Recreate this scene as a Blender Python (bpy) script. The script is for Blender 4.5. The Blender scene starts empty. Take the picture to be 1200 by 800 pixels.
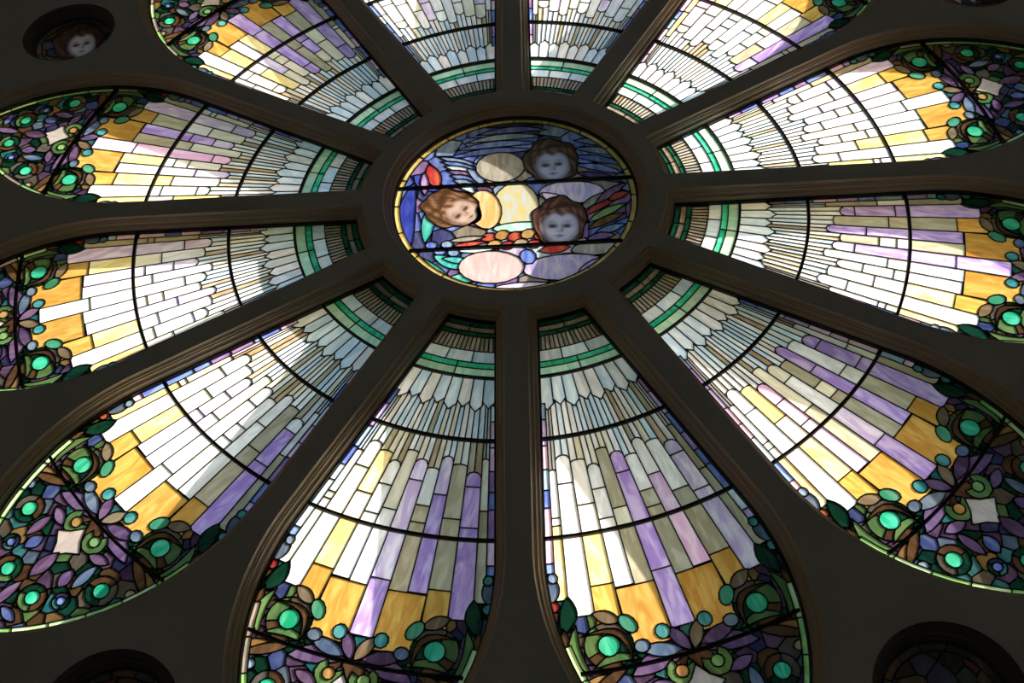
import bpy, math, random
from mathutils import Vector, Matrix
from mathutils.geometry import delaunay_2d_cdt
PI = math.pi
rnd = random.Random(7)
sc = bpy.context.scene
col = sc.collection
CZ = 5.30                       # height of the rose window's centre

# ------------------------------------------------------------------ camera
def euler_m(a, b, c):
    return Matrix.Rotation(a, 3, 'X') @ Matrix.Rotation(b, 3, 'Y') @ Matrix.Rotation(c, 3, 'Z')
cam_d = bpy.data.cameras.new('camera')
cam = bpy.data.objects.new('camera', cam_d); col.objects.link(cam)
FIT = Matrix(((1, 0, 0), (0, 0, -1), (0, 1, 0)))      # window plane x,y,normal -> world
cam.matrix_world = Matrix.Translation((0.1856, -3.6621, CZ - 3.6806)) @ (FIT @ euler_m(0.6654, 0.0458, -0.0460)).to_4x4()
cam_d.sensor_width = 36.0
cam_d.lens = 36.0 * 1332.7 / 1200.0
cam_d.shift_x = 0.00175
cam_d.clip_start = 0.05
sc.camera = cam

# ------------------------------------------------------------------ light: sun outside, clear sky
SUN_DIR = Vector((0.47 * 0.906, 0.37, 0.47 * 0.423)).normalized()   # towards the sun, outside is +Y
sun_d = bpy.data.lights.new('sun', 'SUN'); sun_d.energy = 9.5; sun_d.angle = math.radians(0.8); sun_d.color = (1.0, 0.95, 0.87)
sun = bpy.data.objects.new('sun', sun_d); col.objects.link(sun)
sun.rotation_euler = SUN_DIR.to_track_quat('Z', 'Y').to_euler(); sun.location = (8, 8, 12)
w = bpy.data.worlds.new('sky'); sc.world = w; w.use_nodes = True
nt = w.node_tree; nt.nodes.clear()
wo = nt.nodes.new('ShaderNodeOutputWorld'); bg = nt.nodes.new('ShaderNodeBackground'); sky = nt.nodes.new('ShaderNodeTexSky')
sky.sky_type = 'NISHITA'; sky.sun_disc = False
sky.sun_elevation = math.asin(SUN_DIR.z); sky.sun_rotation = math.atan2(SUN_DIR.x, SUN_DIR.y)
sky.air_density = 1.1; sky.dust_density = 1.0; sky.ozone_density = 2.0
bg.inputs['Strength'].default_value = 0.37
nt.links.new(sky.outputs[0], bg.inputs[0]); nt.links.new(bg.outputs[0], wo.inputs[0])
vs = sc.view_settings
vs.view_transform = 'Standard'; vs.look = 'None'; vs.gamma = 1.0; vs.use_curve_mapping = False
vs.exposure = 0.0
sc.cycles.use_denoising = True
sc.cycles.max_bounces = 12; sc.cycles.diffuse_bounces = 8; sc.cycles.transparent_max_bounces = 12
sc.cycles.sample_clamp_indirect = 6.0

# ------------------------------------------------------------------ materials
def mat_new(name):
    m = bpy.data.materials.new(name); m.use_nodes = True
    n = m.node_tree.nodes; n.clear()
    return m, n, m.node_tree.links

def noise_mat(name, c1, c2, scale=6.0, rough=0.7, bump=0.15, stretch=(1, 1, 1)):
    m, n, l = mat_new(name)
    out = n.new('ShaderNodeOutputMaterial'); b = n.new('ShaderNodeBsdfPrincipled')
    tc = n.new('ShaderNodeTexCoord'); mp = n.new('ShaderNodeMapping'); mp.inputs['Scale'].default_value = stretch
    no = n.new('ShaderNodeTexNoise'); no.inputs['Scale'].default_value = scale; no.inputs['Detail'].default_value = 6
    mx = n.new('ShaderNodeMix'); mx.data_type = 'RGBA'
    mx.inputs['A'].default_value = (*c1, 1); mx.inputs['B'].default_value = (*c2, 1)
    bp = n.new('ShaderNodeBump'); bp.inputs['Strength'].default_value = bump; bp.inputs['Distance'].default_value = 0.01
    l.new(tc.outputs['Object'], mp.inputs['Vector']); l.new(mp.outputs[0], no.inputs['Vector'])
    l.new(no.outputs['Fac'], mx.inputs['Factor']); l.new(mx.outputs['Result'], b.inputs['Base Color'])
    l.new(no.outputs['Fac'], bp.inputs['Height']); l.new(bp.outputs[0], b.inputs['Normal'])
    b.inputs['Roughness'].default_value = rough
    l.new(b.outputs[0], out.inputs['Surface'])
    return m

def glass_mat(name, painted=False):
    """opalescent sheet glass: diffusely translucent, streaked; colours come from the pane itself"""
    m, n, l = mat_new(name)
    out = n.new('ShaderNodeOutputMaterial')
    tr = n.new('ShaderNodeBsdfTranslucent'); gl = n.new('ShaderNodeBsdfGlossy'); gl.inputs['Roughness'].default_value = 0.18
    mxs = n.new('ShaderNodeMixShader'); mxs.inputs[0].default_value = 0.035
    tc = n.new('ShaderNodeTexCoord')
    if painted:
        at = n.new('ShaderNodeVertexColor'); at.layer_name = 'paint'
        no = n.new('ShaderNodeTexNoise'); no.inputs['Scale'].default_value = 90; no.inputs['Detail'].default_value = 3
        l.new(tc.outputs['Object'], no.inputs['Vector'])
        mr = n.new('ShaderNodeMapRange'); mr.inputs['To Min'].default_value = 0.75; mr.inputs['To Max'].default_value = 1.2
        l.new(no.outputs['Fac'], mr.inputs['Value'])
        mm = n.new('ShaderNodeMix'); mm.data_type = 'RGBA'; mm.blend_type = 'MULTIPLY'; mm.inputs['Factor'].default_value = 1
        l.new(at.outputs['Color'], mm.inputs['A']); l.new(mr.outputs[0], mm.inputs['B'])
        l.new(mm.outputs['Result'], tr.inputs['Color'])
    else:
        oi = n.new('ShaderNodeObjectInfo')
        a2 = n.new('ShaderNodeAttribute'); a2.attribute_type = 'OBJECT'; a2.attribute_name = 'streak'
        mp = n.new('ShaderNodeMapping'); mp.inputs['Scale'].default_value = (26, 26, 7)
        sc_ = n.new('ShaderNodeMath'); sc_.operation = 'MULTIPLY'; sc_.inputs[1].default_value = 57.0
        l.new(oi.outputs['Random'], sc_.inputs[0])
        no = n.new('ShaderNodeTexNoise'); no.noise_dimensions = '4D'; no.inputs['Scale'].default_value = 1.0
        no.inputs['Detail'].default_value = 4; no.inputs['Distortion'].default_value = 1.2
        l.new(tc.outputs['Object'], mp.inputs['Vector']); l.new(mp.outputs[0], no.inputs['Vector']); l.new(sc_.outputs[0], no.inputs['W'])
        mr = n.new('ShaderNodeMapRange'); mr.inputs['From Min'].default_value = 0.36; mr.inputs['From Max'].default_value = 0.68
        mr.interpolation_type = 'SMOOTHSTEP'
        l.new(no.outputs['Fac'], mr.inputs['Value'])
        mx = n.new('ShaderNodeMix'); mx.data_type = 'RGBA'
        l.new(mr.outputs[0], mx.inputs['Factor']); l.new(oi.outputs['Color'], mx.inputs['A']); l.new(a2.outputs['Color'], mx.inputs['B'])
        l.new(mx.outputs['Result'], tr.inputs['Color'])
        nb = n.new('ShaderNodeTexNoise'); nb.inputs['Scale'].default_value = 60
        l.new(tc.outputs['Object'], nb.inputs['Vector'])
        bp = n.new('ShaderNodeBump'); bp.inputs['Strength'].default_value = 0.3; bp.inputs['Distance'].default_value = 0.004
        l.new(nb.outputs['Fac'], bp.inputs['Height']); l.new(bp.outputs[0], gl.inputs['Normal'])
    l.new(tr.outputs[0], mxs.inputs[1]); l.new(gl.outputs[0], mxs.inputs[2])
    l.new(mxs.outputs[0], out.inputs['Surface'])
    return m

def clear_mat():
    m, n, l = mat_new('clear_glass_backing')
    out = n.new('ShaderNodeOutputMaterial'); t = n.new('ShaderNodeBsdfTransparent')
    l.new(t.outputs[0], out.inputs['Surface'])
    return m

M_GLASS = glass_mat('opalescent_glass'); M_PAINT = glass_mat('painted_glass', True); M_CLEAR = clear_mat()
M_LEAD = noise_mat('lead', (0.012, 0.012, 0.013), (0.03, 0.03, 0.032), 40, 0.6)
M_IRON = noise_mat('iron_bar', (0.010, 0.009, 0.009), (0.02, 0.018, 0.016), 30, 0.65)
M_WOOD = noise_mat('umber_painted_wood', (0.40, 0.32, 0.23), (0.54, 0.435, 0.315), 9, 0.45, 0.12)
M_FACE = noise_mat('dark_painted_tracery', (0.37, 0.39, 0.385), (0.45, 0.465, 0.455), 2.2, 0.8, 0.2)
M_STONE = noise_mat('limestone', (0.26, 0.23, 0.19), (0.36, 0.32, 0.27), 5, 0.9, 0.3)
M_PLASTER = noise_mat('plaster', (0.76, 0.76, 0.74), (0.82, 0.82, 0.80), 3, 0.9, 0.1)
M_FLOOR = noise_mat('floor_stone', (0.50, 0.49, 0.47), (0.60, 0.58, 0.55), 2, 0.6, 0.1)
M_DARK = noise_mat('oculus_frame_in_shade', (0.06, 0.055, 0.05), (0.10, 0.09, 0.08), 6, 0.7)  # shade of the deep unlit recess is put into this moulding colour
M_LAWN = noise_mat('lawn', (0.05, 0.09, 0.025), (0.10, 0.14, 0.05), 1.5, 0.95, 0.4)

# ------------------------------------------------------------------ helpers
def mesh(name, verts, faces, mats, midx=None, smooth=False):
    me = bpy.data.meshes.new(name)
    me.from_pydata(verts, [], faces)
    for m in mats: me.materials.append(m)
    if midx: me.polygons.foreach_set('material_index', midx)
    if smooth: me.polygons.foreach_set('use_smooth', [True] * len(me.polygons))
    me.update()
    return me

def link(name, me, parent=None, colr=None, streak=None):
    o = bpy.data.objects.new(name, me); col.objects.link(o)
    if parent is not None: o.parent = parent
    if colr: o.color = (*colr, 1.0)
    if streak: o['streak'] = list(streak)
    return o

def struct(name, me):
    o = link(name, me); o['kind'] = 'structure'; return o

def box_mesh(name, a, b, m):
    (x0, y0, z0), (x1, y1, z1) = a, b
    v = [(x, y, z) for x in (x0, x1) for y in (y0, y1) for z in (z0, z1)]
    f = [(0, 1, 3, 2), (4, 6, 7, 5), (0, 4, 5, 1), (2, 3, 7, 6), (0, 2, 6, 4), (1, 5, 7, 3)]
    return mesh(name, v, f, [m])

def offset_loop(pts, d):
    """move a closed counter-clockwise loop outwards by d (mitred)"""
    n = len(pts); out = []
    for i in range(n):
        p, a, b = pts[i], pts[i - 1], pts[(i + 1) % n]
        e1 = (p[0] - a[0], p[1] - a[1]); e2 = (b[0] - p[0], b[1] - p[1])
        l1 = math.hypot(*e1) or 1; l2 = math.hypot(*e2) or 1
        n1 = (e1[1] / l1, -e1[0] / l1); n2 = (e2[1] / l2, -e2[0] / l2)
        mx, my = n1[0] + n2[0], n1[1] + n2[1]
        q = max(0.35, 1 + n1[0] * n2[0] + n1[1] * n2[1])
        out.append((p[0] + d * mx / q, p[1] + d * my / q))
    return out

def area2(p):
    return sum(p[i - 1][0] * p[i][1] - p[i][0] * p[i - 1][1] for i in range(len(p))) / 2

def ccw(p):
    return p if area2(p) > 0 else p[::-1]

def loft(name, outline, prof, m):
    """sweep (offset, y) profile round a closed outline in the x,z plane"""
    n = len(outline); v = []; f = []
    for off, y in prof:
        v += [(q[0], y, q[1]) for q in (offset_loop(outline, off) if abs(off) > 1e-9 else outline)]
    for k in range(len(prof) - 1):
        for i in range(n):
            j = (i + 1) % n
            f.append((k * n + i, k * n + j, (k + 1) * n + j, (k + 1) * n + i))
    return mesh(name, v, f, [m])

def ell(cx, cy, rx, ry, rot=0.0, n=14, a0=0.0, a1=None):
    c, s = math.cos(rot), math.sin(rot); p = []
    full = a1 is None
    for i in range(n if full else n + 1):
        a = 2 * PI * i / n if full else a0 + (a1 - a0) * i / n
        x, y = rx * math.cos(a), ry * math.sin(a)
        p.append((cx + x * c - y * s, cy + x * s + y * c))
    return p

def ring(cx, cy, r0, r1, a0, a1, n=6):
    return ell(cx, cy, r1, r1, 0, n, a0, a1) + ell(cx, cy, r0, r0, 0, n, a1, a0)

def lens(x0, y0, x1, y1, wid, bend=0.0, n=7):
    """leaf shape from one tip to the other"""
    dx, dy = x1 - x0, y1 - y0; L = math.hypot(dx, dy); ux, uy = dx / L, dy / L; nx, ny = -uy, ux
    up, dn = [], []
    for i in range(n + 1):
        t = i / n; hh = wid * math.sin(PI * t) ** 0.8; b = bend * math.sin(PI * t)
        up.append((x0 + dx * t + nx * (b + hh), y0 + dy * t + ny * (b + hh)))
        dn.append((x0 + dx * t + nx * (b - hh), y0 + dy * t + ny * (b - hh)))
    return up + dn[-2:0:-1]

def cells(x0, x1, y0, y1, step, r, jit=0.33):
    """irregular convex cells filling a rectangle (nearest-seed regions)"""
    seeds = []; row = 0; y = y0 - step
    while y < y1 + step:
        x = x0 - step + (step / 2 if row % 2 else 0)
        while x < x1 + step:
            seeds.append((x + r.uniform(-jit, jit) * step, y + r.uniform(-jit, jit) * step)); x += step
        y += step * 0.87; row += 1
    out = []
    for i, s in enumerate(seeds):
        poly = [(s[0] + dx * step * 2, s[1] + dy * step * 2) for dx, dy in ((-1, -1), (1, -1), (1, 1), (-1, 1))]
        for k, q in enumerate(seeds):
            if k == i or abs(q[0] - s[0]) > 4 * step or abs(q[1] - s[1]) > 4 * step: continue
            mx, my = (s[0] + q[0]) / 2, (s[1] + q[1]) / 2; nx, ny = q[0] - s[0], q[1] - s[1]
            new = []
            for a in range(len(poly)):
                p, p2 = poly[a], poly[(a + 1) % len(poly)]
                d1 = (p[0] - mx) * nx + (p[1] - my) * ny; d2 = (p2[0] - mx) * nx + (p2[1] - my) * ny
                if d1 <= 0: new.append(p)
                if d1 * d2 < 0:
                    t = d1 / (d1 - d2); new.append((p[0] + (p2[0] - p[0]) * t, p[1] + (p2[1] - p[1]) * t))
            poly = new
            if len(poly) < 3: break
        if len(poly) >= 3: out.append(poly)
    return out

def partition(outline, polys, min_area=1.2e-4):
    """cut overlapping polygons (later ones win) into separate panes inside the outline.
    returns panes [(poly index, verts, tris)], seam segments, leftover triangles"""
    vs_, fs = [], []
    for p in [outline] + polys:
        p = ccw(p); k = len(vs_); vs_ += [Vector(q) for q in p]; fs.append(list(range(k, k + len(p))))
    V, Ed, F, ov, oe, of = delaunay_2d_cdt(vs_, [], fs, 1, 2e-4, True)
    own = {}
    for t, f in enumerate(F):
        if 0 not in of[t]: continue
        own[t] = max(of[t])
    edge = {}
    for t in own:
        f = F[t]
        for i in range(3):
            e = (f[i], f[(i + 1) % 3]); edge.setdefault((min(e), max(e)), []).append(t)
    comp = {}; comps = []
    adj = {}
    for e, ts in edge.items():
        if len(ts) == 2 and own[ts[0]] == own[ts[1]]:
            adj.setdefault(ts[0], []).append(ts[1]); adj.setdefault(ts[1], []).append(ts[0])
    for t in own:
        if t in comp: continue
        c = len(comps); st = [t]; comp[t] = c; cur = []
        while st:
            x = st.pop(); cur.append(x)
            for y in adj.get(x, ()):
                if y not in comp: comp[y] = c; st.append(y)
        comps.append(cur)
    def tarea(t):
        a, b, c = (V[i] for i in F[t]); return abs((b[0] - a[0]) * (c[1] - a[1]) - (c[0] - a[0]) * (b[1] - a[1])) / 2
    panes, left = [], []
    for c, ts in enumerate(comps):
        ar = sum(tarea(t) for t in ts); k = own[ts[0]]
        if k == 0 or ar < min_area:
            left += [[tuple(V[i]) for i in F[t]] for t in ts]; continue
        idx = sorted({i for t in ts for i in F[t]}); mp = {i: a for a, i in enumerate(idx)}
        panes.append((k - 1, [tuple(V[i]) for i in idx], [[mp[i] for i in F[t]] for t in ts]))
    segs = []
    for e, ts in edge.items():
        if len(ts) == 1 or comp[ts[0]] != comp[ts[1]]:
            segs.append((tuple(V[e[0]]), tuple(V[e[1]])))
    return panes, segs, left

TH = 0.0025
def pane_mesh(name, verts, tris):
    n = len(verts)
    v = [(x, -TH, z) for x, z in verts] + [(x, TH, z) for x, z in verts]
    f, mi = [], []
    cnt = {}
    for t in tris:
        a, b, c = t
        if (verts[b][0] - verts[a][0]) * (verts[c][1] - verts[a][1]) - (verts[c][0] - verts[a][0]) * (verts[b][1] - verts[a][1]) < 0: a, c = c, a
        f.append((a, b, c)); mi.append(0); f.append((a + n, c + n, b + n)); mi.append(1)
        for e in ((a, b), (b, c), (c, a)): cnt[e] = cnt.get(e, 0) + 1
    for (a, b) in list(cnt):
        if (b, a) not in cnt: f.append((b, a, a + n, b + n)); mi.append(1)
    return mesh(name, v, f, [M_GLASS, M_CLEAR], mi)

def came_mesh(name, segs, left, wid=0.0060, dep=0.0055):
    v, f = [], []
    h = wid / 2
    for (ax, az), (bx, bz) in segs:
        dx, dz = bx - ax, bz - az; L = math.hypot(dx, dz)
        if L < 1e-5: continue
        ux, uz = dx / L * h * 0.6, dz / L * h * 0.6; nx, nz = -dz / L * h, dx / L * h
        k = len(v)
        for y, g in ((-dep, 0.55), (0, 1.0), (dep, 0.55)):
            v += [(ax - ux - nx * g, y, az - uz - nz * g), (bx + ux - nx * g, y, bz + uz - nz * g), (bx + ux + nx * g, y, bz + uz + nz * g), (ax - ux + nx * g, y, az - uz + nz * g)]
        f += [(k, k + 1, k + 2, k + 3), (k + 8, k + 11, k + 10, k + 9)]
        for o in (0, 4):
            for i in range(4):
                j = (i + 1) % 4; f.append((k + o + i, k + o + 4 + i, k + o + 4 + j, k + o + j))
    for t in left:
        k = len(v); v += [(p[0], -0.003, p[1]) for p in t]; f.append((k, k + 1, k + 2))
        k = len(v); v += [(p[0], 0.003, p[1]) for p in t]; f.append((k, k + 1, k + 2))
    return mesh(name, v, f, [M_LEAD])

def bar_mesh(name, pts, wid=0.013, y0=-0.020, y1=-0.004):
    """flat iron saddle bar along a polyline in the x,z plane, inside face of the glass"""
    v, f = [], []; n = len(pts); h = wid / 2
    for i, (x, z) in enumerate(pts):
        a = pts[max(0, i - 1)]; b = pts[min(n - 1, i + 1)]; dx, dz = b[0] - a[0], b[1] - a[1]; L = math.hypot(dx, dz)
        nx, nz = -dz / L, dx / L
        for o, y in ((-h, y1), (h, y1), (h, y0 + .004), (h * .6, y0), (-h * .6, y0), (-h, y0 + .004)): v.append((x + nx * o, y, z + nz * o))
    for i in range(n - 1):
        for k in range(6):
            m = (k + 1) % 6; f.append((i * 6 + k, i * 6 + m, i * 6 + 6 + m, i * 6 + 6 + k))
    f += [tuple(range(6)), tuple(range(n * 6 - 1, n * 6 - 7, -1))]
    return mesh(name, v, f, [M_IRON])

# ------------------------------------------------------------------ glass palette (pane colour, streak colour)
PAL = {
    'W': ((.68, .67, .63), (.92, .91, .90)), 'C': ((.66, .61, .44), (.82, .78, .64)), 'Y': ((.74, .52, .16), (.86, .74, .40)),
    'A': ((.40, .20, .036), (.55, .34, .085)), 'O': ((.34, .305, .20), (.48, .44, .32)), 'L': ((.56, .43, .70), (.84, .76, .86)),  # olive O: cream glass with the shade put into its colour
    'V': ((.35, .22, .58), (.62, .48, .76)), 'P': ((.74, .40, .62), (.86, .66, .80)), 'B': ((.10, .14, .50), (.24, .34, .66)),
    'S': ((.50, .66, .78), (.80, .88, .92)), 'G': ((.015, .38, .20), (.10, .62, .38)), 'D': ((.006, .05, .03), (.015, .11, .06)),
    'T': ((.03, .26, .30), (.16, .48, .46)), 'K': ((.14, .07, .035), (.26, .14, .06)), 'R': ((.36, .03, .04), (.52, .12, .06)),
    'U': ((.13, .07, .17), (.30, .18, .34)), 'F': ((.26, .24, .20), (.44, .40, .33)), 'E': ((.30, .46, .20), (.46, .62, .34)),
    'N': ((.05, .05, .16), (.10, .12, .28)), 'H': ((.36, .25, .14), (.52, .41, .28)), 'M': ((.20, .11, .27), (.38, .24, .46)),
    'X': ((.18, .15, .12), (.30, .26, .20)), 'J': ((.14, .32, .10), (.30, .50, .18)), 'Q': ((.42, .22, .08), (.60, .36, .12)),
    'Z': ((.012, .012, .012), (.022, .020, .020)), 'I': ((.16, .24, .42), (.36, .48, .62)),
}
def tint(k, r, j=0.10):
    a, b = PAL[k]; q = r.uniform(1 - j, 1 + j); h = r.uniform(-j, j) * 0.4
    fx = lambda c: tuple(min(.97, max(.002, v * q * (1 + (h if i == 0 else -h if i == 2 else 0)))) for i, v in enumerate(c))
    return fx(a), fx(b)

# ------------------------------------------------------------------ shapes of the tracery
R_IN, T_SP, T_APEX, HWM, R_ARCH = 0.722, 2.03, 2.82, 0.412, 0.966
R_BAR1, R_BAR2, R_BAR3 = 1.2995, 1.7241, 2.235
def hw(t): return 0.268 * t - 0.094
def petal_half():
    p = []
    n0 = 4
    # inner arc from axis to side
    t = 0.0
    xs = 0.093
    for i in range(1, n0 + 1):
        x = xs * i / n0; p.append((x, math.sqrt(R_IN ** 2 - x * x)))
    p[-1] = (hw(0.716), 0.716)
    for t in (1.0, 1.3, 1.6): p.append((hw(t), t))
    # shoulder: quadratic curve from side to spring of the arch
    a, c = (hw(1.76), 1.76), (HWM, T_SP); b = (HWM, (HWM + 0.094) / 0.268)
    for i in range(0, 9):
        q = i / 8; p.append(tuple((1 - q) ** 2 * a[k] + 2 * q * (1 - q) * b[k] + q * q * c[k] for k in (0, 1)))
    cx = HWM - R_ARCH; amax = math.acos(-cx / R_ARCH)
    for i in range(1, 14):
        a_ = amax * i / 14; p.append((cx + R_ARCH * math.cos(a_), T_SP + R_ARCH * math.sin(a_)))
    return p
hp = petal_half()
PETAL = [(0, R_IN)] + hp + [(0, T_APEX)] + [(-x, t) for x, t in hp[::-1]]
R_OC = 0.55
OCULUS = ell(0, 0, R_OC, R_OC, 0, 72)
R_SP, C_SP = 0.20, 2.72
SMALL = ell(0, 0, R_SP, R_SP, 0, 40)
PHI = [15 + 30 * k for k in range(12)]
SMALL_ANG = [60, 150, 210, 300]
def rot(p, deg):
    a = math.radians(deg); c, s = math.cos(a), math.sin(a)
    return (p[0] * c + p[1] * s, -p[0] * s + p[1] * c)
def place(o, deg, t):
    x, z = rot((0, t), deg); o.location = (x, 0, CZ + z); o.rotation_euler = (0, math.radians(deg), 0)

# ------------------------------------------------------------------ structure: wall with tracery, room, ground
Y_FRONT, Y_BACK = -0.076, 0.37
PROF = [(0.006, -0.021), (0.010, -0.024), (0.013, -0.030), (0.013, -0.038), (0.018, -0.040), (0.024, -0.045), (0.027, -0.053), (0.032, -0.054), (0.032, -0.061), (0.037, -0.063), (0.041, -0.068), (0.044, Y_FRONT)]
REBATE = [(0.0, 0.004), (0.0, -0.017), (0.003, -0.020), (0.006, -0.021)]  # dark strip in the rebate next to the glass
XW, ZTOP = 4.6, 9.4
def wall_faces(openings, extra):
    """plate in the x,z plane with holes; extra = regions that get a mesh of their own"""
    rect = [(-XW, -CZ), (XW, -CZ), (XW, ZTOP - CZ), (-XW, ZTOP - CZ)]
    polys = [rect] + extra + openings
    vs_, fs = [], []
    for p in polys:
        p = ccw(p); k = len(vs_); vs_ += [Vector(q) for q in p]; fs.append(list(range(k, k + len(p))))
    V, Ed, F, ov, oe, of = delaunay_2d_cdt(vs_, [], fs, 1, 1e-5, True)
    res = {}
    for t, f in enumerate(F):
        if not of[t]: continue
        k = max(of[t])
        if k > len(extra): continue
        res.setdefault(k, []).append([tuple(V[i]) for i in f])
    return res
def opens(off):
    o = [[rot(p, a) for p in (offset_loop(ccw(PETAL), off) if off else ccw(PETAL))] for a in PHI]
    o.append(offset_loop(ccw(OCULUS), off) if off else ccw(OCULUS))
    for a in SMALL_ANG:
        o.append([rot((p[0], p[1] + C_SP), a) for p in (offset_loop(ccw(SMALL), off) if off else ccw(SMALL))])
    return o
hub = ell(0, 0, 0.70, 0.70, 0, 96)
mulls = [[rot(p, 30 * k) for p in ((-0.13, 0.68), (0.13, 0.68), (0.13, 2.0), (-0.13, 2.0))] for k in range(12)]
front = wall_faces(opens(0.044), mulls + [hub]); back = wall_faces(opens(0.0), [])
def tri_mesh(name, tris, y, m):
    idx, v, f = {}, [], []
    for t in tris:
        ff = []
        for p in t:
            q = (round(p[0], 5), round(p[1], 5))
            if q not in idx: idx[q] = len(v); v.append((q[0], y, q[1] + CZ))
            ff.append(idx[q])
        if len(set(ff)) == 3: f.append(ff)
    return mesh(name, v, f, [m])
wf = struct('wall_front', tri_mesh('wall_front', front[0], Y_FRONT, M_FACE))
for k in range(1, 13):
    link('mullion', tri_mesh('mullion', front[k], Y_FRONT, M_FACE), wf)
link('hub_ring', tri_mesh('hub_ring', front[13], Y_FRONT, M_FACE), wf)
link('outer_stone_face', tri_mesh('outer_stone_face', back[0], Y_BACK, M_STONE), wf)
mp_m = loft('petal_moulding', ccw(PETAL), PROF, M_WOOD); mp_b = loft('rebate_strip', ccw(PETAL), REBATE, M_LEAD); mp_s = loft('petal_reveal', ccw(PETAL), [(0, Y_BACK), (0, 0.004)], M_STONE)
for a in PHI:
    for nm, me in (('petal_moulding', mp_m), ('rebate_strip', mp_b), ('stone_reveal', mp_s)):
        o = link(nm, me, wf); o.location = (0, 0, CZ); o.rotation_euler = (0, math.radians(a), 0)
for nm, lp, c in [('oculus', OCULUS, None)] + [('small_oculus', SMALL, a) for a in SMALL_ANG]:
    pr = PROF
    for nm2, me in ((nm + '_rebate_strip', loft(nm + '_rebate', ccw(lp), REBATE, M_LEAD)), (nm + '_moulding', loft(nm + '_moulding', ccw(lp), pr, M_WOOD if c is None else M_DARK)), (nm + '_stone_reveal', loft(nm + '_reveal', ccw(lp), [(0, Y_BACK), (0, 0.004)], M_STONE))):
        o = link(nm2, me, wf)
        if c is None: o.location = (0, 0, CZ)
        else: place(o, c, C_SP)
YB = -7.0
struct('wall_left', box_mesh('wall_left', (-XW - .3, YB, 0), (-XW, Y_FRONT, ZTOP), M_PLASTER))
struct('wall_right', box_mesh('wall_right', (XW, YB, 0), (XW + .3, Y_FRONT, ZTOP), M_PLASTER))
struct('wall_back', box_mesh('wall_back', (-XW - .3, YB - .3, 0), (XW + .3, YB, ZTOP), M_PLASTER))
struct('ceiling', box_mesh('ceiling', (-XW - .3, YB - .3, ZTOP), (XW + .3, Y_BACK, ZTOP + .3), M_PLASTER))
struct('floor', box_mesh('floor', (-XW - .3, YB - .3, -.2), (XW + .3, Y_BACK, 0), M_FLOOR))
struct('ground', box_mesh('ground', (-60, Y_BACK + .01, -.6), (60, 80, -.3), M_LAWN))

# ------------------------------------------------------------------ petal panels: one leading pattern, coloured petal by petal
SB = [-.92, -.82, -.62, -.42, -.255, -.09, .09, .255, .42, .62, .82, .92]   # strip borders across a petal
def P(s, r):
    t = r
    for _ in range(6): t = math.sqrt(max(.01, r * r - (s * hw(t)) ** 2))
    return (s * hw(t), t)
def arc_piece(s0, s1, ra, rb, n=4):
    return [P(s0 + (s1 - s0) * i / n, ra) for i in range(n + 1)] + [P(s1 + (s0 - s1) * i / n, rb) for i in range(n + 1)]
polys, info = [], []          # info: (colour key or callable rule, name)
def add(p, rule, name='glass_pane'):
    polys.append(p); info.append((rule, name))
r0 = random.Random(21)
# floral ground
for c in cells(-.47, .47, 1.98, 2.86, 0.066, r0):
    add(c, r0.choice('DDDNNUUKKXTMBKIQJT'))
# concentric bands at the inner end
for ra, rb, key, n in ((.70, .745, 'D', 2), (.745, .772, 'X', 2), (.772, .795, 'D', 3), (.795, .868, None, 15), (.868, .926, 'S', 3), (.926, .954, 'G', 2), (.954, 1.0, 'LG', 2)):
    for i in range(n):
        s0, s1 = -1.08 + 2.16 * i / n, -1.08 + 2.16 * (i + 1) / n
        k = key or r0.choice('FFXFFHFF'); k = 'E2' if k == 'LG' else k
        add(arc_piece(s0, s1, ra, rb, 1 if n > 8 else 5), k, 'border_pane')
# thin strips
for i in range(11):
    a, b = SB[i], SB[i + 1]
    for j in range(2):
        s0, s1 = a + (b - a) * j / 2, a + (b - a) * (j + 1) / 2
        e = 0.02 * ((i * 7 + j * 3) % 4)
        for q, (ra, rb) in enumerate(((1.09, R_BAR1), (R_BAR1, 1.46))):
            add([P(s0, ra), P(s1, ra), P(s1, rb), P(s0, rb)], ('thin', i, j, q))
# pointed feather panes
for i in range(8):
    s0, s1 = -1 + 2 * i / 8, -1 + 2 * (i + 1) / 8; e = 0.018 * (i % 2)
    add([P(s0, 1.0), P(s1, 1.0), P(s1, 1.115 + e), P((s0 + s1) / 2, 1.145 + e), P(s0, 1.115 + e)], ('feather', i), 'feather_pane')
# strips up to the second bar, staggered
for i in range(11):
    s0, s1 = SB[i], SB[i + 1]; sm = (s0 + s1) / 2
    st = 1.375 + 0.03 * ((i * 5) % 3); bk = (1.60, 1.50, 1.64, 1.545)[i % 4]
    dd = .022 if i % 2 else .008
    add([P(s0, st + dd), P(s0 + (s1 - s0) * .2, st + dd * .2), P(sm, st), P(s1 - (s1 - s0) * .2, st + dd * .2), P(s1, st + dd), P(s1, bk), P(s0, bk)], ('mid', i, 0))
    if i % 3 == 1:
        add([P(s0, bk), P(s1, bk), P(s1, 1.672), P(s0, 1.672)], ('mid', i, 1)); add([P(s0, 1.672), P(s1, 1.672), P(s1, R_BAR2), P(s0, R_BAR2)], ('mid', i, 2))
    else:
        add([P(s0, bk), P(s1, bk), P(s1, R_BAR2), P(s0, R_BAR2)], ('mid', i, 1))
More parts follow.
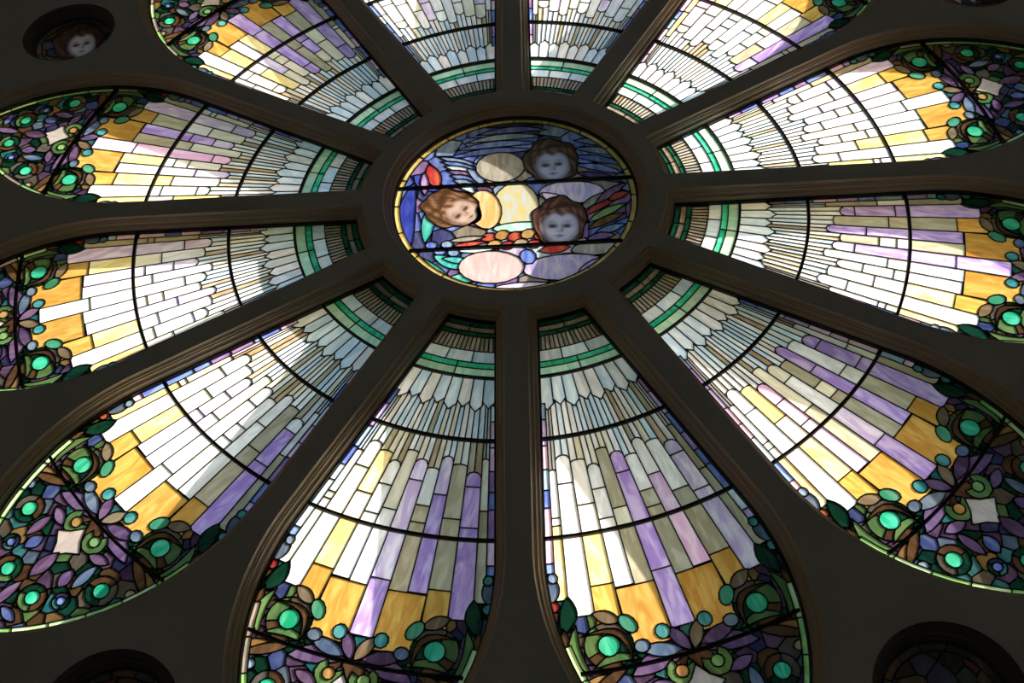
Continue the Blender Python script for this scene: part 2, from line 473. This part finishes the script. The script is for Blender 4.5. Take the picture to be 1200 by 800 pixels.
# strips past the second bar and the amber blocks
END = [1.965, 2.03, 1.925, 1.945, 1.955, 1.915, 1.955, 1.945, 1.925, 2.03, 1.965]
for i in range(11):
    s0, s1 = SB[i], SB[i + 1]
    add([P(s0, R_BAR2), P(s1, R_BAR2), P(s1, END[i]), P(s0, END[i])], ('out', i, 0))
add([P(SB[5], END[5]), P(SB[6], END[5]), P(SB[6], 2.135), P(SB[5], 2.135)], ('out', 5, 1))
for sg in (-1, 1):
    def q(*a): return [(sg * x, t) for x, t in a]
    add(q(P(.09, 1.95), P(.42, 1.95), P(.40, 2.175), P(.09, 2.175)), 'A', 'amber_pane')
    add(q(P(.42, 1.925), P(.62, 1.925), P(.62, 2.10), P(.42, 2.10)), 'A', 'amber_pane')
# coloured edging down both sides
for sg in (-1, 1):
    t = 1.13; i = 0
    while t < 1.84:
        d = 0.075 + 0.045 * ((i * 3) % 4) / 3
        for a, b in ((.92, 1.10),):
            add([P(sg * a, t), P(sg * b, t), P(sg * b, min(1.86, t + d)), P(sg * a, min(1.86, t + d))], ('edge', sg, i), 'edging_pane')
        t += d; i += 1
# scrolls, rosettes and leaves of the outer end
EM = {}
for sg in (-1, 1):
    X = lambda p: [(sg * x, t) for x, t in p]
    add(X(lens(.375, 1.83, .405, 1.935, .026, .0)), 'I', 'leaf_pane')
    add(X(lens(.345, 1.92, .40, 2.05, .030, .01)), 'D', 'leaf_pane')
    add(X(ell(.402, 1.945, .020, .020, 0, 10)), 'R' if sg > 0 else 'T', 'jewel_pane')
    add(X(ell(.375, 1.84, .018, .020, 0, 10)), 'I' if sg > 0 else 'T', 'jewel_pane')
    add(X(lens(.395, 2.03, .385, 2.215, .022, -.012)), 'K', 'leaf_pane')
    add(X(lens(.35, 2.03, .352, 2.215, .020, -.03)), 'J', 'leaf_pane')
    add(X(lens(.30, 2.225, .405, 2.255, .016)), 'Q', 'leaf_pane')
    add(X(lens(.22, 2.215, .385, 2.285, .020)), 'K', 'leaf_pane')
    # lens leaves along the bar, to both sides of the central knot
    add(X(lens(.02, 2.225, .225, 2.255, .035, -.012)), 'M', 'leaf_pane')
    add(X(lens(.03, 2.215, .17, 2.175, .026)), 'U' if sg < 0 else 'I', 'leaf_pane')
    add(X(lens(.005, 2.225, .055, 2.125, .024)), 'M' if sg > 0 else 'H', 'leaf_pane')
    add(X(ell(.075, 2.135, .026, .028, 0, 10)), 'T', 'jewel_pane')
    add(X(ring(.062, 2.285, .022, .052, -1.2, 3.6, 8)), 'J', 'scroll_pane')
    add(X(ell(.062, 2.285, .023, .023, 0, 10)), 'Q' if sg > 0 else 'J', 'jewel_pane')
    # big rosette
    for k in range(4):
        add(X(ring(.265, 2.132, .037, .084, k * PI / 2 + .3, (k + 1) * PI / 2 + .3, 5)), 'KDXJ'[k], 'scroll_pane')
    add(X(lens(.175, 2.205, .335, 2.195, .016, -.022)), 'J', 'scroll_pane')
    add(X(ell(.265, 2.132, .038, .038, 0, 14)), 'G', 'rosette_centre')
    add(X(lens(.285, 2.005, .20, 2.06, .024)), 'H', 'leaf_pane')
    add(X(ell(.178, 2.075, .026, .040, .5, 12)), 'G2', 'leaf_pane')
    add(X(ell(.158, 2.165, .028, .024, 0, 10)), 'I', 'leaf_pane')
    add(X(lens(.205, 2.225, .345, 2.075, .013, -.075)), 'K', 'scroll_pane')
    # smaller rosettes further out
    for (cx, ct, rr, kk, cc) in ((.25, 2.378, .060, 'DKXJ', 'G'), (.085, 2.565, .055, 'JDKN', 'G'), (.175, 2.50, .034, 'TNDU', 'B')):
        for k in range(3):
            add(X(ring(cx, ct, rr * .5, rr, k * 2.094 + .8, (k + 1) * 2.094 + .8, 5)), kk[k], 'scroll_pane')
        add(X(ell(cx, ct, rr * .52, rr * .52, 0, 12)), cc, 'rosette_centre')
    add(X(lens(.10, 2.40, .12, 2.48, .026)), 'B' if sg > 0 else 'M', 'leaf_pane')
    add(X(lens(.155, 2.33, .16, 2.45, .022)), 'I' if sg < 0 else 'M', 'leaf_pane')
    add(X(lens(.09, 2.33, .18, 2.30, .022)), 'M', 'leaf_pane')
    add(X(ell(.345, 2.315, .026, .020, 0, 10)), 'I' if sg > 0 else 'H', 'jewel_pane')
    add(X(lens(.03, 2.66, .12, 2.66, .02)), 'B', 'leaf_pane')
sqp = []
for k in range(4):
    a = k * PI / 2; b = a + PI / 4
    sqp += [(.012 + .076 * math.cos(a), 2.352 + .076 * math.sin(a)), (.012 + .046 * math.cos(b), 2.352 + .046 * math.sin(b))]
add(sqp, 'SQ', 'square_pane')
add(lens(0, 2.40, .0, 2.53, .030), 'U', 'leaf_pane'); add(lens(0, 2.55, .0, 2.70, .022), 'M', 'leaf_pane')
# pale border along the arch
inn = offset_loop(ccw(PETAL), -0.022); outl = ccw(PETAL)
sel = [i for i, p in enumerate(outl) if p[1] > 2.04]
for a in range(0, len(sel) - 1, 2):
    ids = sel[a:a + 3]
    if len(ids) < 2: continue
    add([outl[i] for i in ids] + [inn[i] for i in ids[::-1]], ('bord', a // 2), 'border_pane')

panes, segs, left = partition(PETAL, polys)
T0 = R_IN
pane_data = []
for k, v, t in panes:
    pane_data.append((k, pane_mesh(info[k][1], [(x, z - T0) for x, z in v], t)))
came_me = came_mesh('lead_came', [((a[0], a[1] - T0), (b[0], b[1] - T0)) for a, b in segs], [[(p[0], p[1] - T0) for p in t] for t in left])
def arc_bar(r, sm=1.0, wid=.0135):
    p = [P(-sm + 2 * sm * i / 14, r) for i in range(15)]; return bar_mesh('saddle_bar', [(x, t - T0) for x, t in p], wid)
bars = [arc_bar(1.004, 1.0, .010), arc_bar(R_BAR1), arc_bar(R_BAR2)]
bars.append(bar_mesh('saddle_bar', [(x, math.sqrt(2.236 ** 2 - x * x) - T0) for x in [-.388 + .776 * i / 12 for i in range(13)]], .012))

OUT = {15: 'WWLWLWWLSWC', 45: 'YPYWWWYWOVO', 75: 'OLYLCWWWYWY', 105: 'OVOVOVWWYWY', 135: 'OVOVOLOPYWY', 165: 'OLOPOVOWYWY', 195: 'OVOVOLWWYWC',
       225: 'OVOWCWWLYWY', 255: 'YWYLWWWLYLO', 285: 'YWYLYPOVOLO', 315: 'YWYLYVOVOVO', 345: 'CWWCLWVWCLW'}
CLOCK = {15: 'half past twelve', 45: 'half past one', 75: 'half past two', 105: 'half past three', 135: 'half past four', 165: 'half past five', 195: 'half past six',
         225: 'half past seven', 255: 'half past eight', 285: 'half past nine', 315: 'half past ten', 345: 'half past eleven'}
LOOK = {15: 'pale blue feather panes', 45: 'bright white and yellow strips', 75: 'white strips and yellow blocks', 105: 'violet and white strips', 135: 'violet strips and brown blocks',
        165: 'pink and violet strips', 195: 'yellow and violet strips', 225: 'white strips and orange blocks', 255: 'white strips and orange blocks', 285: 'lilac strips and golden blocks',
        315: 'violet and cream strips', 345: 'pale grey and lilac strips'}
FLO = {'leaf_pane': .28, 'scroll_pane': .23, 'jewel_pane': .5, 'rosette_centre': .6, 'square_pane': .5}   # the scrollwork is dense pot-metal glass
EXTRA = {'E2': ((.34, .60, .42), (.55, .74, .58)), 'G2': ((.08, .50, .26), (.22, .66, .42)), 'SQ': ((.55, .48, .46), (.72, .64, .56))}
PAL.update(EXTRA)
def pick(rule, phi, r):
    o = OUT[phi]
    if isinstance(rule, str):
        return rule
    kind = rule[0]
    if kind == 'thin':
        return r.choice('WWSSWCSSWHSSOWSW' if rule[3] == 0 else 'WWWCSCWHOSSWW')
    if kind == 'feather': return r.choice('SSSWSW')
    if kind == 'mid':
        k = o[rule[1]]
        if k in 'VLP': return k if rule[2] > 0 and r.random() < .75 or r.random() < .45 else r.choice('WLC')
        if k == 'Y': return r.choice('YCWWC')
        return r.choice('WWCW') if k != 'O' else r.choice('OOCW')
    if kind == 'out':
        k = o[rule[1]]
        if rule[2] == 1: return {'L': 'V', 'W': 'W', 'P': 'P', 'V': 'V'}.get(k, 'L')
        return k
    if kind == 'edge': return r.choice('BBIPMSPBV')
    if kind == 'bord': return r.choice('EJJEJEX')
for phi in PHI:
    r = random.Random(phi)
    root = bpy.data.objects.new('stained_glass_petal', None); col.objects.link(root); root.empty_display_size = .2
    place(root, phi, T0)
    root['label'] = 'stained glass petal at %s of the rose window, %s' % (CLOCK[phi], LOOK[phi])
    root['category'] = 'stained glass'; root['group'] = 'petals of the rose window'
    for k, me in pane_data:
        key = pick(info[k][0], phi, r)
        a, b = tint(key, r, .2 if isinstance(info[k][0], str) else .12)
        q = FLO.get(info[k][1], .20 if isinstance(info[k][0], str) and info[k][1] == 'glass_pane' else 1.0)
        if q != 1.0: a, b = tuple(c * q for c in a), tuple(c * q for c in b)
        link(info[k][1], me, root, a, b)
    link('lead_came', came_me, root)
    for b in bars: link('saddle_bar', b, root)

# ------------------------------------------------------------------ painted cherub heads on glass
def sm(a, b, x):
    t = min(1, max(0, (x - a) / (b - a))); return t * t * (3 - 2 * t)
def blob(u, v, cu, cv, ru, rv, p=2.0):
    return math.exp(-(((u - cu) / ru) ** 2 + ((v - cv) / rv) ** 2))
def face_paint(u, v, base, ink, hair):
    """enamel painting of a child's face; u across, v up, face about 1 by 1.2"""
    d = 0.0
    for sgn in (-1, 1):
        d += 1.0 * blob(u, v, sgn * .36, -.02, .20, .11)                      # eye
        d += .45 * blob(u, v, sgn * .36, .08, .28, .12)                    # lid
        d += .40 * blob(u, v, sgn * .40, .27, .26, .07)                         # brow
        d -= .25 * blob(u, v, sgn * .42, -.34, .22, .20)                        # cheek light
        d += .45 * blob(u, v, sgn * .10, -.30, .07, .05)                        # nostril
        d += .22 * blob(u, v, sgn * .15, -.06, .06, .22)                        # side of the nose
    d += .40 * blob(u, v, .08, -.22, .13, .16)
    d += .95 * blob(u, v, 0, -.58, .24, .060) + .35 * blob(u, v, 0, -.70, .18, .05)   # mouth
    d += .25 * blob(u, v, 0, -.46, .06, .05)
    rr = math.sqrt(u * u + (v / 1.12) ** 2)
    d += .60 * sm(.62, 1.0, rr) + .28 * sm(.0, .9, -u)
    d += .30 * sm(.1, 1.0, v) * .5
    d = min(1, max(0, d))
    h = sm(.60, .86, v + .10 * math.sin(7 * u + 1) + .25 * u * u) * .95
    h = max(h, sm(.84, 1.0, rr) if v > -.35 else 0)
    g = .5 + .5 * math.sin(11 * u + 6 * v)
    return tuple((base[i] * (1 - d) + ink[i] * d) * (1 - h) + (hair[0][i] + (hair[1][i] - hair[0][i]) * g) * h for i in range(3))
def painted(name, cx, cz, rx, rz, ang, base, ink, hair, parent, n=26, m=48):
    v, f, colr = [], [], []
    ca, sa = math.cos(ang), math.sin(ang)
    for i in range(n + 1):
        q = i / n
        for j in range(m):
            a = 2 * PI * j / m
            u = q * math.cos(a); w_ = q * math.sin(a)
            jaw = 1.0 - .16 * max(0, -w_) ** 2
            x, z = u * rx * jaw, w_ * rz
            v.append((cx + x * ca - z * sa, -TH, cz + x * sa + z * ca)); colr.append((*face_paint(u, w_ * 1.12, base, ink, hair), 1))
    for i in range(n):
        for j in range(m):
            k = (j + 1) % m; f.append((i * m + j, (i + 1) * m + j, (i + 1) * m + k, i * m + k))
    return paint_mesh(name, v, f, colr, parent)
def paint_mesh(name, v, f, colr, parent):
    me = mesh(name, v, f, [M_PAINT])
    ca_ = me.color_attributes.new('paint', 'FLOAT_COLOR', 'POINT')
    ca_.data.foreach_set('color', [c for q in colr for c in q])
    return link(name, me, parent)
def painted_hair(inner, outer, dark, light, parent, n=18):
    """curly hair painted on the glass round a face"""
    m = len(inner); v, f, colr = [], [], []
    for i in range(n + 1):
        q = i / n
        for j in range(m):
            x = inner[j][0] * (1 - q) + outer[j][0] * q; z = inner[j][1] * (1 - q) + outer[j][1] * q
            a = 2 * PI * j / m
            g = .5 + .5 * math.sin(7 * a + 6.5 * q + 1.3 * math.sin(3 * a)); g *= .55 + .45 * math.sin(9 * q + 4 * math.sin(4 * a))
            g = max(0, min(1, g)) * (1 - .5 * q * q)
            v.append((x, -TH, z)); colr.append((*(dark[k] + (light[k] - dark[k]) * g for k in range(3)), 1))
    for i in range(n):
        for j in range(m):
            k = (j + 1) % m; f.append((i * m + j, (i + 1) * m + j, (i + 1) * m + k, i * m + k))
    return paint_mesh('painted_hair', v, f, colr, parent)
def head_loop(cx, cz, rx, rz, ang, n=48):
    p = []
    for j in range(n):
        a = 2 * PI * j / n; u, w_ = math.cos(a), math.sin(a); jaw = 1.0 - .16 * max(0, -w_) ** 2
        x, z = u * rx * jaw, w_ * rz
        p.append((cx + x * math.cos(ang) - z * math.sin(ang), cz + x * math.sin(ang) + z * math.cos(ang)))
    return p
def hair_loop(cx, cz, rx, rz, ang, n=48, lob=9, amp=.035):
    p = []
    for j in range(n):
        a = 2 * PI * j / n; g = 1 + amp * math.cos(lob * a) + .05 * math.sin(5 * a + cx * 30)
        x, z = rx * g * math.cos(a), rz * g * math.sin(a)
        p.append((cx + x * math.cos(ang) - z * math.sin(ang), cz + x * math.sin(ang) + z * math.cos(ang)))
    return p

def panel(name, label, cat, outline, plist, faces, loc, group=None, rotz=0.0, bars_=(), dens={}, cw=.0062):
    root = bpy.data.objects.new(name, None); col.objects.link(root); root.location = loc; root.rotation_euler = (0, rotz, 0)
    root['label'] = label; root['category'] = cat
    if group: root['group'] = group
    ps = [p for p, k, nm in plist]; nh = len(ps)
    ps += [hair_loop(*f[7]) for f in faces]
    pn, sg, lf = partition(outline, ps, 1.0e-4)
    r = random.Random(len(plist))
    for k, v, t in pn:
        if k >= nh: continue
        a, b = tint(plist[k][1], r, .15); q = dens.get(plist[k][2], 1.0)
        a, b = tuple(c * q for c in a), tuple(c * q for c in b); link(plist[k][2], pane_mesh(plist[k][2], v, t), root, a, b)
    for f in faces:
        painted('painted_face', *f[:7], f[8], root); painted_hair(head_loop(*f[:5]), hair_loop(*f[7]), *f[8], root)
    link('lead_came', came_mesh('lead_came', sg, lf, cw), root)
    for b in bars_: link('saddle_bar', bar_mesh('saddle_bar', b, .014), root)
    return root

# ------------------------------------------------------------------ central oculus with three cherub heads
PL = []
def ad(p, k, nm='glass_pane'): PL.append((p, k, nm))
r1 = random.Random(5)
for c in cells(-.6, .6, -.6, .6, .115, r1):
    mx = sum(q[0] for q in c) / len(c); mz = sum(q[1] for q in c) / len(c)
    ad(c, r1.choice('BIBNBB') if mz > .25 else r1.choice('BNNMB') if mx < -.25 else r1.choice('MIFUBX') if mz > -.2 else r1.choice('MSLIF'), 'sky_pane')
for i in range(5):                                                    # long blue streaks of the upper sky
    ad(lens(-.33 + .05 * i, .30 + .05 * i, .10 + .02 * i, .33 + .045 * i, .022, .02), 'BBIBN'[i], 'sky_pane')
    ad(lens(.28, .38 - .055 * i, .50, .32 - .06 * i, .022, .01), 'BIBBN'[i], 'sky_pane')
ad(lens(-.46, -.26, -.46, .16, .040, .03), 'N2', 'robe_pane')
ad(lens(-.47, .20, -.33, .09, .05), 'N2', 'robe_pane'); ad(lens(-.40, .27, -.35, .10, .035), 'R', 'robe_pane'); ad(lens(-.42, .22, -.41, .06, .02), 'M', 'robe_pane')
for i, k in enumerate('IBSMBIS'):                                      # feathers of the left wing
    ad(lens(-.36 + .015 * i, .315 - .032 * i, -.12 - .01 * i, .19 - .022 * i, .022, .014), k, 'feather')
ad(lens(-.19, .26, -.09, .10, .030, .01), 'S', 'feather'); ad(lens(-.22, .23, -.14, .10, .024, .01), 'I', 'feather')
ad(ell(-.065, .225, .115, .10, -.15, 18), 'F', 'cloud_pane')
ad(ell(.005, -.035, .105, .15, 0, 18), 'YW', 'cloud_pane')
ad(ell(-.135, -.045, .075, .125, .15, 16), 'H2', 'robe_pane')
ad(ell(.26, .035, .15, .072, -.05, 18), 'PW', 'wing_pane'); ad(lens(.12, .04, .26, -.03, .03, -.01), 'L', 'wing_pane')
for i, (x0, z0, x1, z1, k) in enumerate(((.28, -.09, .43, .03, 'F'), (.30, -.12, .50, .02, 'R'), (.32, -.16, .50, -.05, 'J'), (.32, -.20, .49, -.11, 'K'), (.34, -.24, .49, -.18, 'I'), (.36, -.05, .51, .08, 'U'), (.31, -.26, .44, -.24, 'M'), (.42, -.03, .52, .02, 'R'))):
    ad(lens(x0, z0, x1, z1, .022, .006), k, 'feather')
ad(ell(.01, -.165, .11, .030, .05, 12), 'E2', 'robe_pane')
for i in range(5):                                                      # red roses
    ad(ell(-.115 + .058 * i, -.222 + .012 * (i % 2), .036, .030, .4, 9), 'RQRQR'[i], 'rose_pane'); ad(ell(-.09 + .058 * i, -.262 - .010 * (i % 2), .034, .026, .2, 9), 'QRHRQ'[i], 'rose_pane')
ad(lens(-.30, -.232, -.13, -.215, .016), 'F', 'robe_pane'); ad(lens(-.28, -.262, -.12, -.245, .014), 'R', 'robe_pane')
ad(lens(-.26, -.292, -.08, -.285, .020), 'S', 'robe_pane')
ad(lens(-.40, -.24, -.38, .01, .030), 'T2', 'leaf_pane')
for x, z in ((-.37, -.25), (-.33, -.29), (-.30, -.25), (-.27, -.30)): ad(ell(x, z, .028, .024, 0, 9), 'B' if x < -.32 else 'I', 'flower_pane')
ad(lens(-.44, -.31, -.26, -.49, .045, -.02), 'G2', 'leaf_pane'); ad(lens(-.36, -.31, -.22, -.40, .032), 'T2', 'leaf_pane'); ad(lens(-.32, -.33, -.19, -.36, .02), 'T', 'leaf_pane')
ad(lens(-.30, -.45, -.13, -.45, .028), 'T2', 'leaf_pane'); ad(ell(-.13, -.50, .045, .03, 0, 10), 'B', 'robe_pane')
ad(ell(.36, -.31, .12, .045, .1, 12), 'F', 'wing_pane'); ad(lens(.16, -.35, .33, -.36, .018), 'B', 'robe_pane')
ad(ell(.04, -.535, .16, .045, 0, 14), 'L', 'robe_pane')
ad(ell(.215, -.415, .185, .075, .03, 18), 'PW', 'robe_pane'); ad(lens(.26, -.46, .41, -.37, .03), 'V', 'robe_pane')
ad(ell(-.105, -.395, .145, .095, -.08, 18), 'WP', 'robe_pane')
ad(ell(.055, -.345, .036, .045, .3, 9), 'B', 'flower_pane'); ad(lens(.10, -.315, .24, -.30, .026), 'R', 'robe_pane')
ad(lens(.22, -.515, .32, -.47, .014), 'C', 'robe_pane')
PAL.update({'YW': ((.50, .42, .14), (.40, .46, .52)), 'H2': ((.60, .30, .10), (.70, .46, .26)), 'PW': ((.34, .30, .52), (.60, .52, .58)), 'T2': ((.03, .30, .26), (.14, .48, .40)), 'WP': ((.42, .31, .30), (.50, .43, .43)), 'N2': ((.02, .03, .22), (.05, .07, .36)), 'Q2': ((.30, .21, .06), (.46, .36, .14)),
            'h1': ((.020, .014, .012), (.085, .055, .045)), 'h2': ((.035, .016, .008), (.20, .105, .055)), 'h3': ((.026, .013, .011), (.13, .07, .05))})
HEADS = [  # hair: centre, half-width, half-height, turn, key; then the painted face
    ((.172, .250, .128, .150, .06), 'h1', (.176, .222, .086, .112, .06)),
    ((.198, -.138, .122, .150, -.04), 'h3', (.198, -.172, .090, .112, -.04)),
    ((-.292, -.026, .118, .136, .95), 'h2', (-.240, -.056, .080, .100, .95)),
]
faces = []
for hair, key, fc in HEADS:
    faces.append((*fc, *{'h1': ((.19, .215, .31), (.022, .020, .030)), 'h3': ((.30, .30, .39), (.030, .026, .034)), 'h2': ((.33, .23, .19), (.050, .022, .014))}[key], hair, PAL[key]))  # bluish grey skin of h1 and h3 carries their shade in the colour
for i in range(20):                                                    # gold rim
    ad(ring(0, 0, 0.524, .56, i * 2 * PI / 20, (i + 1) * 2 * PI / 20, 4), 'Q2', 'rim_pane')
def hbar(z): x = math.sqrt(R_OC ** 2 - z * z) - .003; return [(-x + 2 * x * i / 8, z) for i in range(9)]
panel('stained_glass_oculus', 'round central stained glass panel with three cherub heads and blue wings', 'stained glass', ell(0, 0, R_OC, R_OC, 0, 72), PL, faces, (0, 0, CZ), None, 0.0, (hbar(.105), hbar(-.285)), {'sky_pane': .5, 'feather': .5, 'robe_pane': .7, 'cloud_pane': .6, 'wing_pane': .8, 'rose_pane': .6, 'flower_pane': .6, 'leaf_pane': .8})

# ------------------------------------------------------------------ small dark oculi between the petal heads
SL = {300: 'small dark round stained glass panel with one pale cherub face', 150: 'small dark round stained glass panel with green leaf panes, beside half past four petal',
      210: 'small dark round stained glass panel beside the half past six petal', 60: 'small dark round stained glass panel beside the half past one petal'}
PAL.update({'z1': ((.05, .016, .012), (.09, .03, .02)), 'z2': ((.02, .022, .05), (.04, .045, .08)), 'z3': ((.018, .03, .024), (.04, .05, .04)), 'z4': ((.04, .03, .02), (.08, .06, .045))})
for a in SMALL_ANG:
    PL = []; r3 = random.Random(a)
    for c in cells(-.22, .22, -.22, .22, .085, r3): ad(c, r3.choice(['z1', 'z2', 'z3', 'z4', 'Z']))
    for i in range(14): ad(ring(0, 0, .172, .21, i * 2 * PI / 14, (i + 1) * 2 * PI / 14, 3), 'z4' if i % 2 else 'z3', 'rim_pane')
    fl = []
    if a == 300:
        fl = [(.045, -.015, .080, .118, .25, (.20, .195, .22), (.012, .01, .012), (.02, .01, .135, .155, .25), ((.012, .008, .007), (.035, .02, .015)))]
    elif a == 150:
        for k in range(4): ad(lens(-.15 + .05 * k, -.02 - .02 * k, -.06 + .03 * k, -.13 + .01 * k, .024), ['J', 'G', 'Q', 'E'][k], 'leaf_pane')
    elif a == 60:
        for k in range(3): ad(lens(-.10 + .07 * k, .02, -.05 + .07 * k, -.12, .022), ['U', 'M', 'z2'][k], 'leaf_pane')
    x, z = rot((0, C_SP), a)
    panel('small_stained_glass_oculus', SL[a], 'stained glass', ell(0, 0, R_SP, R_SP, 0, 40), PL, fl, (x, 0, CZ + z), 'small oculi between the petals', 0.0, (), {'glass_pane': .45, 'rim_pane': .5, 'leaf_pane': .5})
